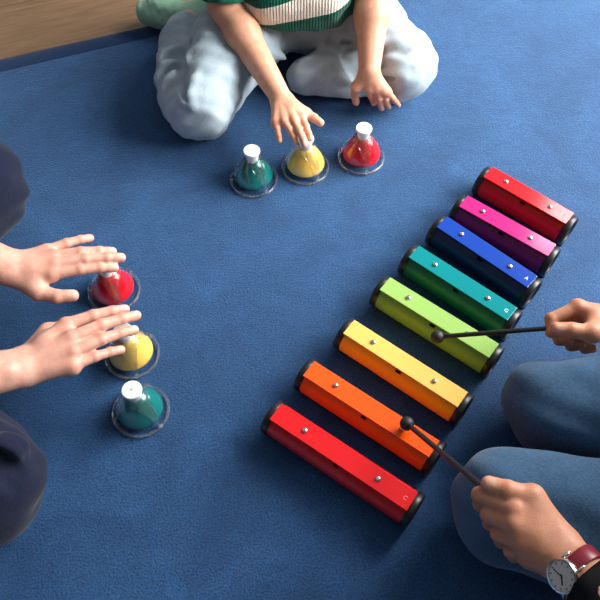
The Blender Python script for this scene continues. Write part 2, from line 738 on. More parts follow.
class Hand:
    """A palm of four metacarpals, four fingers and a thumb, from their joints; s scales the thickness."""

    def __init__(self, wrist, fingers, thumb, s=1.0, up=(0, 0, 1), wr=0.022):
        self.nails, self.red = [], []
        up = unit(np.asarray(up, float))
        W = np.asarray(wrist, float)
        mc = [np.asarray(f[0], float) for f in fingers]
        mean = sum(mc) / 4
        palm = []
        for i, m in enumerate(mc):
            c0 = W + (m - mean) * 0.42 + unit(mean - W) * 0.010 * s
            palm.append(cap(c0 - up * 0.003 * s, m - up * 0.002 * s, 0.0125 * s, 0.0100 * s, 0.012 * s))
            palm.append(cap(c0 + up * 0.004 * s + (m - c0) * 0.3, m + up * 0.0026 * s, 0.0030 * s, 0.0056 * s, 0.008 * s))
            self.red.append((m + up * 0.008 * s, 0.012 * s, 0.45))
        th = [np.asarray(p, float) for p in thumb]
        palm.append(cap(W + (th[0] - W) * 0.6, th[1], 0.0140 * s, 0.0112 * s, 0.012 * s))
        palm.append(cap(th[1], mc[0] + (W - mc[0]) * 0.45, 0.0080 * s, 0.0095 * s, 0.014 * s))
        palm.append(cap(mc[0] - up * 0.004 * s, mc[3] - up * 0.004 * s, 0.0080 * s, 0.0078 * s, 0.010 * s))
        self.palm = palm
        self.groups = []
        sizes = [(0.0090, 0.0080, 0.0070, 0.0060), (0.0092, 0.0082, 0.0072, 0.0062), (0.0088, 0.0078, 0.0068, 0.0059), (0.0079, 0.0069, 0.0061, 0.0052)]
        for f, rr in zip(fingers, sizes):
            self.finger([np.asarray(p, float) for p in f], [r * s for r in rr], up, s)
        self.finger(th[1:], [0.0108 * s, 0.0096 * s, 0.0078 * s], up, s, True)

    def finger(self, J, rr, up, s, thumb=False):
        d = unit(J[-1] - J[-2])
        tip = J[-1] - d * rr[-1] * 0.9
        J = J[:-1] + [tip]
        pr = []
        for i in range(len(J) - 1):
            pr.append(cap(J[i], J[i + 1], rr[i], rr[i + 1], 0.0018 * s))
            if i:
                nrm = unit(up - unit(J[i + 1] - J[i - 1]) * (up @ unit(J[i + 1] - J[i - 1])))
                pr.append(cap(J[i] + nrm * 0.0006 * s, J[i] + nrm * 0.0007 * s, rr[i] * 0.97, rr[i] * 0.97, 0.0025 * s))
                self.red.append((J[i] + nrm * rr[i], 0.008 * s, 0.40))
        pr.append(cap(tip - d * 0.006 * s - up * 0.0008 * s, tip - up * 0.0006 * s, rr[-1] * 1.02, rr[-1] * 0.97, 0.003 * s))
        self.groups.append(('add', 0.0035 * s, pr))
        f = unit(J[-1] - J[-2])
        # the nail lies on the back of the last phalanx: away from the curl
        prev = unit(J[-2] - J[-3])
        bk = prev - f * (prev @ f)
        nrm = unit(up - f * (up @ f)) if np.linalg.norm(bk) < 0.35 or thumb else unit(bk)
        lat = np.cross(f, nrm)
        self.nails.append((tip + nrm * rr[-1] * 0.85 + f * 0.0005 * s, f, lat, nrm, 0.0062 * s, rr[-1] * 0.80))
        self.red.append((tip + f * rr[-1], 0.010 * s, 0.45))


def flat_finger(m, t, arch, fr=(0.44, 0.74)):
    m, t = np.asarray(m, float), np.asarray(t, float)
    up = V3(0, 0, 1)
    return [m, m + (t - m) * fr[0] + up * arch, m + (t - m) * fr[1] + up * arch * 0.85, t]


def body_obj(name, groups, vox, skin, hands, extra_red=()):
    V, Q = blend_mesh(groups, vox)
    o = np_mesh(name, V, Q, skin)
    colr = np.zeros((len(V), 4), np.float32)
    colr[:, 3] = 1
    for h in hands:
        for c, f, lat, nrm, hl, hw in h.nails:
            p = V - c
            e = (np.abs(p @ f) / hl) ** 2.6 + (np.abs(p @ lat) / hw) ** 2.6
            m = np.clip((1.25 - e) / 0.5, 0, 1) * (np.abs(p @ nrm) < 0.004)
            colr[:, 0] = np.maximum(colr[:, 0], m)
        for c, r, w in h.red:
            g = w * np.exp(-((V - c) ** 2).sum(1) / (r * r))
            colr[:, 1] = np.maximum(colr[:, 1], g)
    for c, r, w in extra_red:
        colr[:, 1] = np.maximum(colr[:, 1], w * np.exp(-((V - np.asarray(c)) ** 2).sum(1) / (r * r)))
    a = o.data.attributes.new('tint', 'FLOAT_COLOR', 'POINT')
    a.data.foreach_set('color', colr.ravel())
    return o


def head_groups(c, yaw, pitch, s):
    """Skull, jaw, nose, brows, lips, ears; the face looks along +x before yaw."""
    m = Matrix.Rotation(yaw, 3, 'Z') @ Matrix.Rotation(pitch, 3, 'Y')
    L = lambda x, y, z: np.array(c) + np.array(m @ Vector((x * s, y * s, z * s)))
    E = lambda x, y, z, r, k=0.01: ell(L(x, y, z), np.array(r) * s, rz=yaw, ry=pitch, k=k * s)
    g = [E(-0.012, 0, 0.035, (0.098, 0.076, 0.092), 0.02), E(0.025, 0, -0.035, (0.062, 0.056, 0.078), 0.04), E(0.045, 0, -0.085, (0.034, 0.032, 0.026), 0.03),
         cap(L(0.082, 0, 0.018), L(0.104, 0, -0.022), 0.007 * s, 0.011 * s, 0.014 * s), cap(L(0.092, -0.012, -0.026), L(0.092, 0.012, -0.026), 0.007 * s, 0.007 * s, 0.008 * s),
         cap(L(0.076, -0.045, 0.030), L(0.080, 0.045, 0.030), 0.010 * s, 0.010 * s, 0.02 * s),
         cap(L(0.082, -0.018, -0.058), L(0.082, 0.018, -0.058), 0.0065 * s, 0.0065 * s, 0.006 * s), cap(L(0.080, -0.016, -0.068), L(0.080, 0.016, -0.068), 0.007 * s, 0.007 * s, 0.006 * s),
         E(-0.008, 0.075, -0.008, (0.018, 0.008, 0.030), 0.008), E(-0.008, -0.075, -0.008, (0.018, 0.008, 0.030), 0.008)]
    sub = [E(0.088, 0.032, 0.008, (0.016, 0.017, 0.012), 0.004), E(0.088, -0.032, 0.008, (0.016, 0.017, 0.012), 0.004)]
    return g, sub, L, m


def eyes(parent, L, m, s):
    for sg in (1, -1):
        v, f = lathe([(0.0115 * s * math.sin(a), 0.0115 * s * math.cos(a)) for a in np.linspace(0.02, math.pi - 0.02, 14)], 20)
        o = mesh_obj('eye', v, f, None, parent, mats=[M['eye'], M['iris']])
        o.location = L(0.071, 0.032 * sg, 0.007)
        o.rotation_euler = (m @ Matrix.Rotation(R(90), 3, 'Y')).to_euler()
        o.data.polygons.foreach_set('material_index', [1 if all(o.data.vertices[i].co.z > 0.0095 * s for i in p.vertices) else 0 for p in o.data.polygons])


def hair_obj(parent, L, yaw, pitch, s, m, length):
    g = [ell(L(-0.018, 0, 0.045), np.array((0.104, 0.084, 0.094)) * s, rz=yaw, ry=pitch, k=0.02), ell(L(-0.05, 0, 0.0), np.array((0.070, 0.082, 0.100)) * s, rz=yaw, ry=pitch, k=0.03)]
    if length:
        g += [cap(L(-0.075, 0, -0.02), L(-0.085, 0, -0.02 - length), 0.060 * s, 0.035 * s, 0.04)]
    sub = [ell(L(0.095, 0, -0.03), np.array((0.075, 0.064, 0.095)) * s, rz=yaw, ry=pitch, k=0.01)]
    V, Q = blend_mesh([('add', 0.01, g), ('sub', 0.012, sub)], 0.004, folds(5, (0.03, 0.015), 0.003), amp=0.004)
    return np_mesh('hair', V, Q, m, parent)


# ------------------------------------------------------------------ the setting: wooden floor, and the rug on it
v, f = box(-3.0, 3.2, -1.6, 3.4, -0.06, -0.014)
tag(mesh_obj('floor', v, f, M['wood'], smooth=False), kind='structure')

e0, e1 = at(0, 72), at(155, 36)                       # the rug's far edge, where its top starts to slope down to the floor
ed = unit(e1 - e0)
en = V3(-ed[1], ed[0], 0)                              # outward (away from the camera)
c0 = e0 - ed * 1.6
rug = empty('rug', tuple(c0), math.atan2(ed[1], ed[0]))
tag(rug, 'deep blue short pile rug covering most of the wooden floor', 'rug')
RL, RW = 3.6, 2.6
# local frame: x along the far edge, -y towards the camera; the far and near edges curl down
n1, n2 = 72, 64
top_v, top_f = [], []
for j in range(n2 + 1):
    for i in range(n1 + 1):
        x, y = RL * i / n1, -RW * j / n2
        top_v.append((x, y, 0.0))
for j in range(n2):
    for i in range(n1):
        a = j * (n1 + 1) + i
        top_f.append((a + n1 + 1, a + n1 + 2, a + 1, a))
bnd = [i for i in range(n1 + 1)], [n2 * (n1 + 1) + i for i in range(n1 + 1)]
b = len(top_v)
top_v += [(0, 0, -0.012), (RL, 0, -0.012), (RL, -RW, -0.012), (0, -RW, -0.012)]
top_f += [(b, b + 1, b + 2, b + 3)]
c = [0, n1, n2 * (n1 + 1) + n1, n2 * (n1 + 1)]
top_f += [tuple([b + 1, b] + list(range(0, n1 + 1))), tuple([b + 3, b + 2] + [n2 * (n1 + 1) + n1 - i for i in range(n1 + 1)])]
top_f += [tuple([b, b + 3] + [j * (n1 + 1) for j in range(n2, -1, -1)]), tuple([b + 2, b + 1] + [j * (n1 + 1) + n1 for j in range(n2 + 1)])]
pile = mesh_obj('pile', top_v, top_f, M['carpet'], rug, smooth=False)
prof = [(0.0, 0.0006), (0.012, 0.0), (0.028, -0.002), (0.040, -0.0052), (0.047, -0.0095), (0.049, -0.0138), (0.0, -0.0138)]
hv, hf = [], []
for x in np.linspace(0, RL, 60):
    w = 0.0008 * math.sin(x * 9) + 0.0006 * math.sin(x * 23)
    hv += [(x, p[0] + w * (p[0] > 0.004), p[1]) for p in prof]
k = len(prof)
for i in range(59):
    for j in range(k):
        hf.append((i * k + j, i * k + (j + 1) % k, (i + 1) * k + (j + 1) % k, (i + 1) * k + j))
hf += [tuple(range(k)), tuple(59 * k + j for j in range(k - 1, -1, -1))]
hem = finish(mesh_obj('hem', hv, hf, M['binding'], rug))
hem['label'] = 'darker navy sloping hem'

# ------------------------------------------------------------------ chime bars
PZ = 0.0545                                            # top of the metal plates
BARS = [  # plate corners in the photograph: far left, near left, far right, near right
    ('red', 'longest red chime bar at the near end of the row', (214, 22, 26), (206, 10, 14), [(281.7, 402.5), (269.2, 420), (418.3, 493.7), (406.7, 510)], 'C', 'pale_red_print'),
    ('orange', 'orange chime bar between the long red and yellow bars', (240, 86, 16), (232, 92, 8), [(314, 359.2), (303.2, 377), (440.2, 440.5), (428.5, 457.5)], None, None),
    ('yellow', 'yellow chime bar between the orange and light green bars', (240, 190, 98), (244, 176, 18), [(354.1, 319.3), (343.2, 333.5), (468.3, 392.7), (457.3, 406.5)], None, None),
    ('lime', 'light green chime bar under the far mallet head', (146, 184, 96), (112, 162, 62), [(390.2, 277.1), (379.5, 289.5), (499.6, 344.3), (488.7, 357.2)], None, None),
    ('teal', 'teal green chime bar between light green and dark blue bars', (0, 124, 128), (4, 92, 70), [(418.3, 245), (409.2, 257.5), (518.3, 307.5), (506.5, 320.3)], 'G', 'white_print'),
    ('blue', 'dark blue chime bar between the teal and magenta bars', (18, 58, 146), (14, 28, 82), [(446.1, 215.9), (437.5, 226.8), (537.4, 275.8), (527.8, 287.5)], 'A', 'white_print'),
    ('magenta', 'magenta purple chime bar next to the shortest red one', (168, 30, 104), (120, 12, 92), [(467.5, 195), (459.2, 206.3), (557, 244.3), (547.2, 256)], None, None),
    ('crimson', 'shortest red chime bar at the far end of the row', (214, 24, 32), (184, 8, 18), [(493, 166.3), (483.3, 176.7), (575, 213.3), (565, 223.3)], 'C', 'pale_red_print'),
]
TR, CR = 0.0240, 0.0257                                # tube and end cap radius
PW = 0.0282


def chime_tube(L):
    """Round resonator with an oval sound hole on its near side just below the plate."""
    n, m = 72, max(80, int(L / 0.0018))
    V, Fc = [], []
    for layer, rr in ((0, TR), (1, TR - 0.0022)):
        for i in range(m + 1):
            for j in range(n):
                a = 2 * math.pi * j / n
                V.append((-L / 2 + L * i / m, rr * math.sin(a), rr * math.cos(a)))
    ha, hx, hs = 0.0, 0.0045, 0.0026    # hole centre angle (towards -y, upper side), half sizes
    ha = 2 * math.pi - R(34)
    inside = lambda i, j: ((-L / 2 + L * (i + .5) / m) / hx) ** 2 + (TR * (2 * math.pi * (j + .5) / n - ha) / hs) ** 2 < 1
    idx = lambda l, i, j: l * (m + 1) * n + i * n + j % n
    hole = np.array([[inside(i, j) for j in range(n)] for i in range(m)])
    for i in range(m):
        for j in range(n):
            if hole[i, j]:
                continue
            Fc.append((idx(0, i, j), idx(0, i, j + 1), idx(0, i + 1, j + 1), idx(0, i + 1, j)))
            Fc.append((idx(1, i, j), idx(1, i + 1, j), idx(1, i + 1, j + 1), idx(1, i, j + 1)))
            if i + 1 < m and hole[i + 1, j]:
                Fc.append((idx(0, i + 1, j), idx(0, i + 1, j + 1), idx(1, i + 1, j + 1), idx(1, i + 1, j)))
            if i > 0 and hole[i - 1, j]:
                Fc.append((idx(0, i, j), idx(1, i, j), idx(1, i, j + 1), idx(0, i, j + 1)))
            if hole[i, (j + 1) % n]:
                Fc.append((idx(0, i, j + 1), idx(0, i + 1, j + 1), idx(1, i + 1, j + 1), idx(1, i, j + 1)))
            if hole[i, (j - 1) % n]:
                Fc.append((idx(0, i, j), idx(1, i, j), idx(1, i + 1, j), idx(0, i + 1, j)))
    for i in (0, m):
        for j in range(n):
            q = (idx(0, i, j), idx(1, i, j), idx(1, i, j + 1), idx(0, i, j + 1))
            Fc.append(q if i else q[::-1])
    return V, Fc


def end_cap(sign):
    p = [(0.004, -0.001), (CR, -0.001), (CR, 0.0085), (CR - 0.0012, 0.0098), (CR - 0.0052, 0.0098), (CR - 0.006, 0.0075), (0.006, 0.0065), (0.0015, 0.0065)]
    v, f = lathe(p, 64)
    v = along_x(v)
    if sign < 0:
        v = [(-x, -y, z) for x, y, z in v]
    fx = (0.0, 0.0098)
    ft = [box(*sorted((sign * fx[0], sign * fx[1])), y - 0.004, y + 0.004, -CR - 0.0008, -CR + 0.006) for y in (-0.010, 0.010)]
    return join((v, f), *ft)


screw_v, screw_f = lathe([(0.0019, -0.0072), (0.0019, 0.0), (0.0037, 0.0002), (0.0038, 0.0012), (0.0032, 0.0023), (0.0016, 0.0029), (0.0007, 0.0030), (0.0006, 0.0022)], 28)
screw_me = None
for nm, lab, c_plate, c_tube, px, ch, chm in BARS:
    Wd = [at(x, y, PZ) for x, y in px]
    cen = sum(Wd) / 4
    d = (Wd[2] + Wd[3] - Wd[0] - Wd[1]) / 2
    L, ang = float(np.linalg.norm(d)), math.atan2(d[1], d[0])
    root = empty('chime_bar', (cen[0], cen[1], 0.0), ang)
    tag(root, lab, 'chime bar', 'row of coloured chime bars on the rug')
    mp = paint('enamel_' + nm, srgb(*c_plate), 0.11, 0.0)
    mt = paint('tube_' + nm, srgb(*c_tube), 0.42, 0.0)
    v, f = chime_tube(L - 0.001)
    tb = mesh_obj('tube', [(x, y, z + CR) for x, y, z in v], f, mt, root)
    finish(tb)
    v, f = box(-L / 2, L / 2, -PW / 2, PW / 2, PZ - 0.0026, PZ)
    pl = finish(mesh_obj('plate', v, f, mp, root, smooth=False), 0.0005, 2)
    for sg in (-1, 1):
        v, f = end_cap(sg)
        cp = finish(mesh_obj('end_cap', [(x + sg * (L / 2 - 0.0005), y, z + CR + 0.0008) for x, y, z in v], f, M['black'], root), 0.0004, 1, 60)
        cp['label'] = 'round black plastic end cap'
    for fr in (0.225, 0.76):
        if screw_me is None:
            so = finish(mesh_obj('screw', screw_v, screw_f, M['steel'], pl))
            screw_me = so.data
        else:
            so = bpy.data.objects.new('screw', screw_me)
            COL.objects.link(so)
            so.parent = pl
        so.location = (L * (fr - 0.5), 0.0, PZ)
        so.rotation_euler = (0, 0, 0.7 + 3 * fr)
    if ch:
        g = glyph(ch, 0.0082, M[chm], pl, (L / 2 - 0.010, -0.001, PZ + 0.0001), 0.0)

# ------------------------------------------------------------------ desk bells
BELLS = [
    ('teal', 'teal desk bell farthest left of the three near the child', (254, 180), -53, (4, 104, 100), None, 0, 'bells in front of the child'),
    ('yellow', 'yellow desk bell under the child\'s pressing fingers', (305.5, 168), -55, (232, 188, 84), None, 0, 'bells in front of the child'),
    ('red', 'red desk bell beside the child\'s yellow one, with no hand on it', (361, 158), -78, (200, 12, 28), None, 0, 'bells in front of the child'),
    ('red', 'red desk bell under the upper of the adult hands on the left', (114.5, 291.5), -65, (206, 10, 28), None, 0, 'bells in front of the person at left'),
    ('yellow', 'yellow desk bell under the lower adult hand on the left', (132.5, 355), -72, (240, 190, 44), None, 0, 'bells in front of the person at left'),
    ('teal', 'teal desk bell nearest the camera, no hand on it', (141.5, 411.5), -38, (4, 108, 106), '6', 0, 'bells in front of the person at left'),
]
bell_p = [(0.0312, 0.0125), (0.0325, 0.0120), (0.0332, 0.0135), (0.0326, 0.0175), (0.0305, 0.0235), (0.0270, 0.0310), (0.0225, 0.0390), (0.0180, 0.0460), (0.0140, 0.0510), (0.0095, 0.0535), (0.003, 0.0542)]
bell_in = [(r - 0.0015, z - 0.001) for r, z in bell_p[1:]][::-1]
cap_p = [(0.0060, 0.0500), (0.0092, 0.0505), (0.0098, 0.0520), (0.0112, 0.0640), (0.0134, 0.0705), (0.0138, 0.0720), (0.0138, 0.0738), (0.0130, 0.0748), (0.0060, 0.0749), (0.0010, 0.0749)]


def cover_shell():
    """Clear plastic cover: a cone over the bell, cut away in three tall arches so that three legs remain."""
    nu, nv = 240, 26
    prof = lambda z: np.interp(z, [0.004, 0.0175, 0.0310, 0.0460, 0.0555, 0.0575], [0.0385, 0.0348, 0.0290, 0.0202, 0.0140, 0.0118])
    V, Fc = [], []
    for layer in (0, 1):
        for i in range(nu):
            a = 2 * math.pi * i / nu
            q = ((a + math.pi / 3) % (2 * math.pi / 3)) - math.pi / 3     # angle from the nearest leg
            s = min(1.0, max(0.0, (abs(q) - 0.08) / (math.pi / 3 - 0.08)))
            z0 = 0.004 + 0.0445 * ((1 - (1 - s) ** 3) ** 0.62)
            z0 = min(z0, 0.0495)
            for j in range(nv + 1):
                z = z0 + (0.0575 - z0) * j / nv
                r = prof(z) + (0.0 if layer == 0 else -0.0016)
                V.append((r * math.cos(a), r * math.sin(a), z))
    idx = lambda l, i, j: l * nu * (nv + 1) + (i % nu) * (nv + 1) + j
    for i in range(nu):
        for j in range(nv):
            Fc.append((idx(0, i, j), idx(0, i + 1, j), idx(0, i + 1, j + 1), idx(0, i, j + 1)))
            Fc.append((idx(1, i, j), idx(1, i, j + 1), idx(1, i + 1, j + 1), idx(1, i + 1, j)))
        Fc.append((idx(0, i, 0), idx(1, i, 0), idx(1, i + 1, 0), idx(0, i + 1, 0)))
        Fc.append((idx(0, i, nv), idx(0, i + 1, nv), idx(1, i + 1, nv), idx(1, i, nv)))
    return V, Fc


first = {}


def share(name, build, m, parent):
    if name not in first:
        v, f = build()
        o = finish(mesh_obj(name, v, f, m, parent))
        first[name] = o.data
        return o
    o = bpy.data.objects.new(name, first[name])
    COL.objects.link(o)
    o.parent = parent
    return o


bell_m = {}
for i, (nm, lab, px, rot, c, ch, _, grp) in enumerate(BELLS):
    p = at(*px)
    root = empty('desk_bell', (p[0], p[1], 0.0), R(rot))
    tag(root, lab, 'bell', grp)
    if nm not in bell_m:
        t = NT('bell_enamel_' + nm)
        t.set(Base_Color=srgb(*c), Roughness=0.18, Coat_Weight=0.6, Coat_Roughness=0.04)
        t.bump(t.noise(t.coord(), 300, 2), 0.02, 0.0004)
        bell_m[nm] = t.m
    bo = mesh_obj('bell', *lathe(bell_p + bell_in, 72, False, False), bell_m[nm], root)
    finish(bo)
    share('base', lambda: join(lathe([(0.0365, 0.001), (0.0400, 0.001), (0.0412, 0.0022), (0.0412, 0.0050), (0.0402, 0.0062), (0.0388, 0.0050), (0.0378, 0.0030), (0.0365, 0.0028), (0.0365, 0.001)], 80, False, False)), M['clear'], root)['label'] = 'clear round base'
    cv_ = share('cover', cover_shell, M['clear_thin'], root)
    cv_['label'] = 'clear three-legged cover'
    for k in range(3):
        s = share('stud', lambda: lathe([(0.0024, 0.0018), (0.0030, 0.0022), (0.0032, 0.0080), (0.0026, 0.0092), (0.0008, 0.0094)], 20), M['clear'], root)
        a = R(120 * k)
        s.location = (0.0392 * math.cos(a), 0.0392 * math.sin(a), 0)
    bt = share('button', lambda: lathe(cap_p, 48), M['white'], root)
    bt['label'] = 'white push button'
    if ch:
        glyph(ch, 0.0085, M['grey_print'], bt, (0, 0, 0.0749), R(-rot - 12), 'number')

# ------------------------------------------------------------------ mallets
HEAD_R = 0.0095
MALLETS = [
    ('black beater mallet resting on the light green chime bar', (437.4, 336.9, PZ + HEAD_R + 0.0008), (551, 328, 0.116), 0.022),
    ('black beater mallet held above the orange chime bar', (406.9, 423.6, PZ + HEAD_R + 0.006), (481, 485.5, 0.196), 0.016),
]
stick_axes = []
for lab, h, g, tail in MALLETS:
    a, b = at(*h), at(*g)
    dr = unit(b - a)
    e = b + dr * tail
    stick_axes.append((a, b, e))
    root = empty('mallet', tuple(a))
    tag(root, lab, 'mallet', 'chime bar mallets')
    v, f = lathe([(HEAD_R * math.sin(t), HEAD_R * math.cos(t)) for t in np.linspace(0.03, math.pi - 0.03, 24)], 36)
    mesh_obj('head', v, f, M['rubber'], root)
    P = [tuple((dr * s)) for s in np.linspace(HEAD_R * 0.4, float(np.linalg.norm(e - a)), 12)]
    mesh_obj('stick', *tube(P, [0.0034] * 12, 18), M['black_wood'], root)

print('props', round(time.time() - T0, 1))
VS = 1.0
UP = V3(0, 0, 1)

# ------------------------------------------------------------------ the child
elbR, wrR = at(226, 6, 0.165), at(281, 98, 0.096)
elbL, wrL = at(373, -10, 0.185), at(369.5, 71, 0.112)
shR, shL = V3(-0.125, 1.205, 0.365), V3(0.125, 1.205, 0.365)
f_ = lambda m, t, mz, tz, arch=0.004: flat_finger(at(*m, mz), at(*t, tz), arch)
handR = Hand(wrR, [f_((301.5, 117.5), (311, 141), .099, .082), f_((293.5, 119.5), (305.5, 147), .101, .081), f_((284, 121), (297, 144.5), .099, .078), f_((275.5, 122), (280, 142.5), .095, .077)],
             [at(293, 104, .094), at(306, 113.5, .091), at(314, 118, .088), at(323, 124.5, .086)], 0.77)
fz = lambda *p: [at(*q) for q in p]
handL = Hand(wrL, [fz((369.5, 88, .088), (371.5, 96.5, .066), (373, 101, .042), (374, 104, .022)), fz((376.5, 87.5, .090), (379, 98, .066), (380.5, 104.5, .040), (382, 109, .018)),
                   fz((383, 89, .086), (385.5, 98.5, .062), (387.5, 104, .038), (389, 107.5, .018)), fz((387.5, 91.5, .078), (393, 98.5, .058), (396.5, 102.5, .038), (399, 105.5, .020))],
             [at(361, 78, .100), at(356, 87, .086), at(354.5, 95, .064), at(356.5, 104, .040)], 0.76)
hg, hs, L_, hm = head_groups((0.0, 1.135, 0.545), R(-90), R(28), 0.90)
torso = [cap((0, 1.215, 0.11), (0, 1.20, 0.34), 0.095, 0.088, 0.04), cap((-0.045, 1.215, 0.10), (-0.06, 1.20, 0.35), 0.075, 0.06, 0.04), cap((0.045, 1.215, 0.10), (0.06, 1.20, 0.35), 0.075, 0.06, 0.04), cap((0, 1.19, 0.38), (0, 1.155, 0.50), 0.042, 0.040, 0.03)]
arms = []
for sh, el, wr in ((shR, elbR, wrR), (shL, elbL, wrL)):
    mid = el + (wr - el) * 0.3
    arms += [cap(sh, el, 0.036, 0.0285, 0.03), cap(el, mid, 0.0285, 0.0285, 0.015), cap(mid, wr, 0.0285, 0.0180, 0.015)]
ankR = at(191, 27, 0.040)
leg_skin = [cap(at(186, 52, .05), ankR, 0.032, 0.026, 0.02)]
child_groups = [('add', 0.02, torso + arms + handR.palm + handL.palm), ('add', 0.012, hg), ('sub', 0.006, hs)] + handR.groups + handL.groups
child = body_obj('person', child_groups, 0.0016 * VS, M['skin_child'], [handR, handL])
tag(child, 'child in a striped knit sweater and pale jeans, one hand on a yellow bell', 'person')
V, Q = blend_mesh([('add', 0.02, leg_skin + [cap(at(186, 52, .05), at(195, 22, .036), 0.030, 0.026, 0.02)])], 0.003)
ank = np_mesh('ankle', V, Q, M['skin_child'], child)
ank.data.attributes.new('tint', 'FLOAT_COLOR', 'POINT')
eyes(child, L_, hm, 0.90)
hair_obj(child, L_, R(-90), R(28), 0.90, M['hair_brown'], 0.0)

hipR, hipL = V3(-0.070, 1.205, 0.098), V3(0.070, 1.215, 0.098)
knR, knL = at(200, 106, 0.064), at(407, 66, 0.066)
shinR0, shinR1 = at(187, 98, 0.052), at(180, 40, 0.046)
shinL0, shinL1 = at(402, 74, 0.050), at(306, 74, 0.044)
jeans = [cap(hipR, knR, 0.083, 0.061, 0.03), cap(hipL, knL, 0.083, 0.058, 0.03), cap(hipR, hipL, 0.095, 0.095, 0.03), cap(hipR + V3(0, 0.05, 0), hipL + V3(0, 0.05, 0), 0.10, 0.10, 0.03)]
shins = [cap(shinR0, shinR1, 0.052, 0.040, 0.02), cap(shinR1, at(182, 33, 0.044), 0.040, 0.038, 0.01)]
shins2 = [cap(shinL0, shinL1, 0.047, 0.038, 0.02)]
# ridges of gathered cloth, as polylines on the surface: pixel, pixel, height, thickness
RID = []


GRV = []


def ridge(base, pts, r, k=0.011, sink=0.35, out=None):
    P = [at(*p) for p in pts]
    P = [P[0] + (P[-1] - P[0]) * 0 if len(P) < 2 else p for p in P]
    fine = []
    for i in range(len(P) - 1):
        fine += [P[i] + (P[i + 1] - P[i]) * t for t in (0, 0.25, 0.5, 0.75)]
    fine = np.array(fine + [P[-1]], np.float32)
    for _ in range(3):                                  # settle the crease onto the cloth
        d = ev(base, fine)
        g = np.stack([ev(base, fine + e) - ev(base, fine - e) for e in np.eye(3, dtype=np.float32) * 0.001], -1)
        g /= np.linalg.norm(g, axis=1, keepdims=True) + 1e-9
        fine = fine - g * (d[:, None] + r * sink)
    n = len(fine)
    w = [r * (0.55 + 0.45 * math.sin(math.pi * (i + 0.5) / n)) for i in range(n)]
    (RID if out is None else out).extend([cap(fine[i], fine[i + 1], w[i], w[i + 1], k) for i in range(n - 1)])


JB = [('add', 0.02, jeans), ('add', 0.010, shins), ('add', 0.010, shins2)]
ridge(JB, [(158, 62, .075), (170, 52, .084), (186, 50, .092)], 0.006)
ridge(JB, [(160, 78, .075), (172, 66, .086), (188, 60, .096)], 0.006)
ridge(JB, [(165, 92, .075), (178, 80, .09), (190, 66, .10)], 0.005)
ridge(JB, [(184, 104, .112), (180, 90, .108), (184, 76, .108), (196, 62, .108)], 0.005)
ridge(JB, [(190, 110, .112), (190, 94, .116), (198, 78, .118)], 0.004)
ridge(JB, [(352, 62, .106), (372, 58, .112), (396, 60, .118)], 0.005)
ridge(JB, [(348, 68, .100), (366, 72, .104), (384, 78, .106), (402, 78, .110)], 0.005)
ridge(JB, [(340, 62, .10), (352, 74, .092), (364, 84, .086), (384, 90, .082)], 0.005)
ridge(JB, [(330, 66, .09), (342, 78, .085), (352, 86, .08)], 0.004)
ridge(JB, [(338, 42, .118), (352, 34, .128), (372, 28, .13)], 0.005)
ridge(JB, [(340, 50, .112), (356, 44, .125), (380, 42, .13)], 0.005)
ridge(JB, [(322, 34, .13), (300, 44, .13), (276, 56, .13)], 0.004)
ridge(JB, [(344, 64, .100), (358, 66, .104), (376, 68, .108)], 0.005, sink=-0.2, out=GRV)
ridge(JB, [(338, 52, .10), (352, 56, .112), (378, 52, .118)], 0.005, sink=-0.2, out=GRV)
ridge(JB, [(334, 40, .118), (350, 38, .125), (376, 35, .13)], 0.004, sink=-0.2, out=GRV)
ridge(JB, [(356, 78, .09), (374, 84, .095), (392, 84, .10)], 0.005, sink=-0.2, out=GRV)
ridge(JB, [(198, 46, .10), (190, 62, .108), (184, 82, .108), (188, 100, .112)], 0.006, sink=-0.3, out=GRV)
ridge(JB, [(166, 58, .085), (178, 56, .09), (190, 56, .10)], 0.005, sink=-0.2, out=GRV)
ridge(JB, [(166, 82, .075), (176, 72, .09), (188, 68, .10)], 0.005, sink=-0.2, out=GRV)
V, Q = blend_mesh(JB + [('add', 0.010, RID), ('sub', 0.008, GRV)], 0.0028 * VS, folds(3, (0.11, 0.06, 0.03), 0.006), planes=[((0, 0, -1), (0, 0, 0.002))], amp=0.006)
np_mesh('jeans', V, Q, M['light_denim'], child)
# turned hem at the right ankle
V, Q = blend_mesh([('add', 0.006, [cap(at(165, 38, .044), at(182, 27, .074), 0.007, 0.007, 0.006), cap(at(182, 27, .074), at(203, 31, .060), 0.007, 0.007, 0.006), cap(at(203, 31, .060), at(206, 40, .03), 0.007, 0.006, 0.006), cap(at(165, 38, .044), at(163, 44, .022), 0.007, 0.006, 0.006)])], 0.0025)
np_mesh('jeans_hem', V, Q, M['light_denim'], child)
# sock
heel, ball, toe = at(201, 20, 0.030), at(160, 12, 0.028), at(146, 13, 0.024)
V, Q = blend_mesh([('add', 0.02, [cap(heel, ball, 0.030, 0.028, 0.02), cap(ball, toe, 0.027, 0.020, 0.02), cap(at(158, 4, 0.028), at(150, 6, 0.024), 0.022, 0.018, 0.02), cap(heel + V3(0.004, 0, 0.006), at(201, 23, 0.040), 0.030, 0.030, 0.02)])], 0.0026, folds(9, (0.03, 0.015), 0.0015), planes=[((0, 0, -1), (0, 0, 0.001))], amp=0.002)
np_mesh('sock', V, Q, M['sock'], child)['label'] = 'mint green sock'
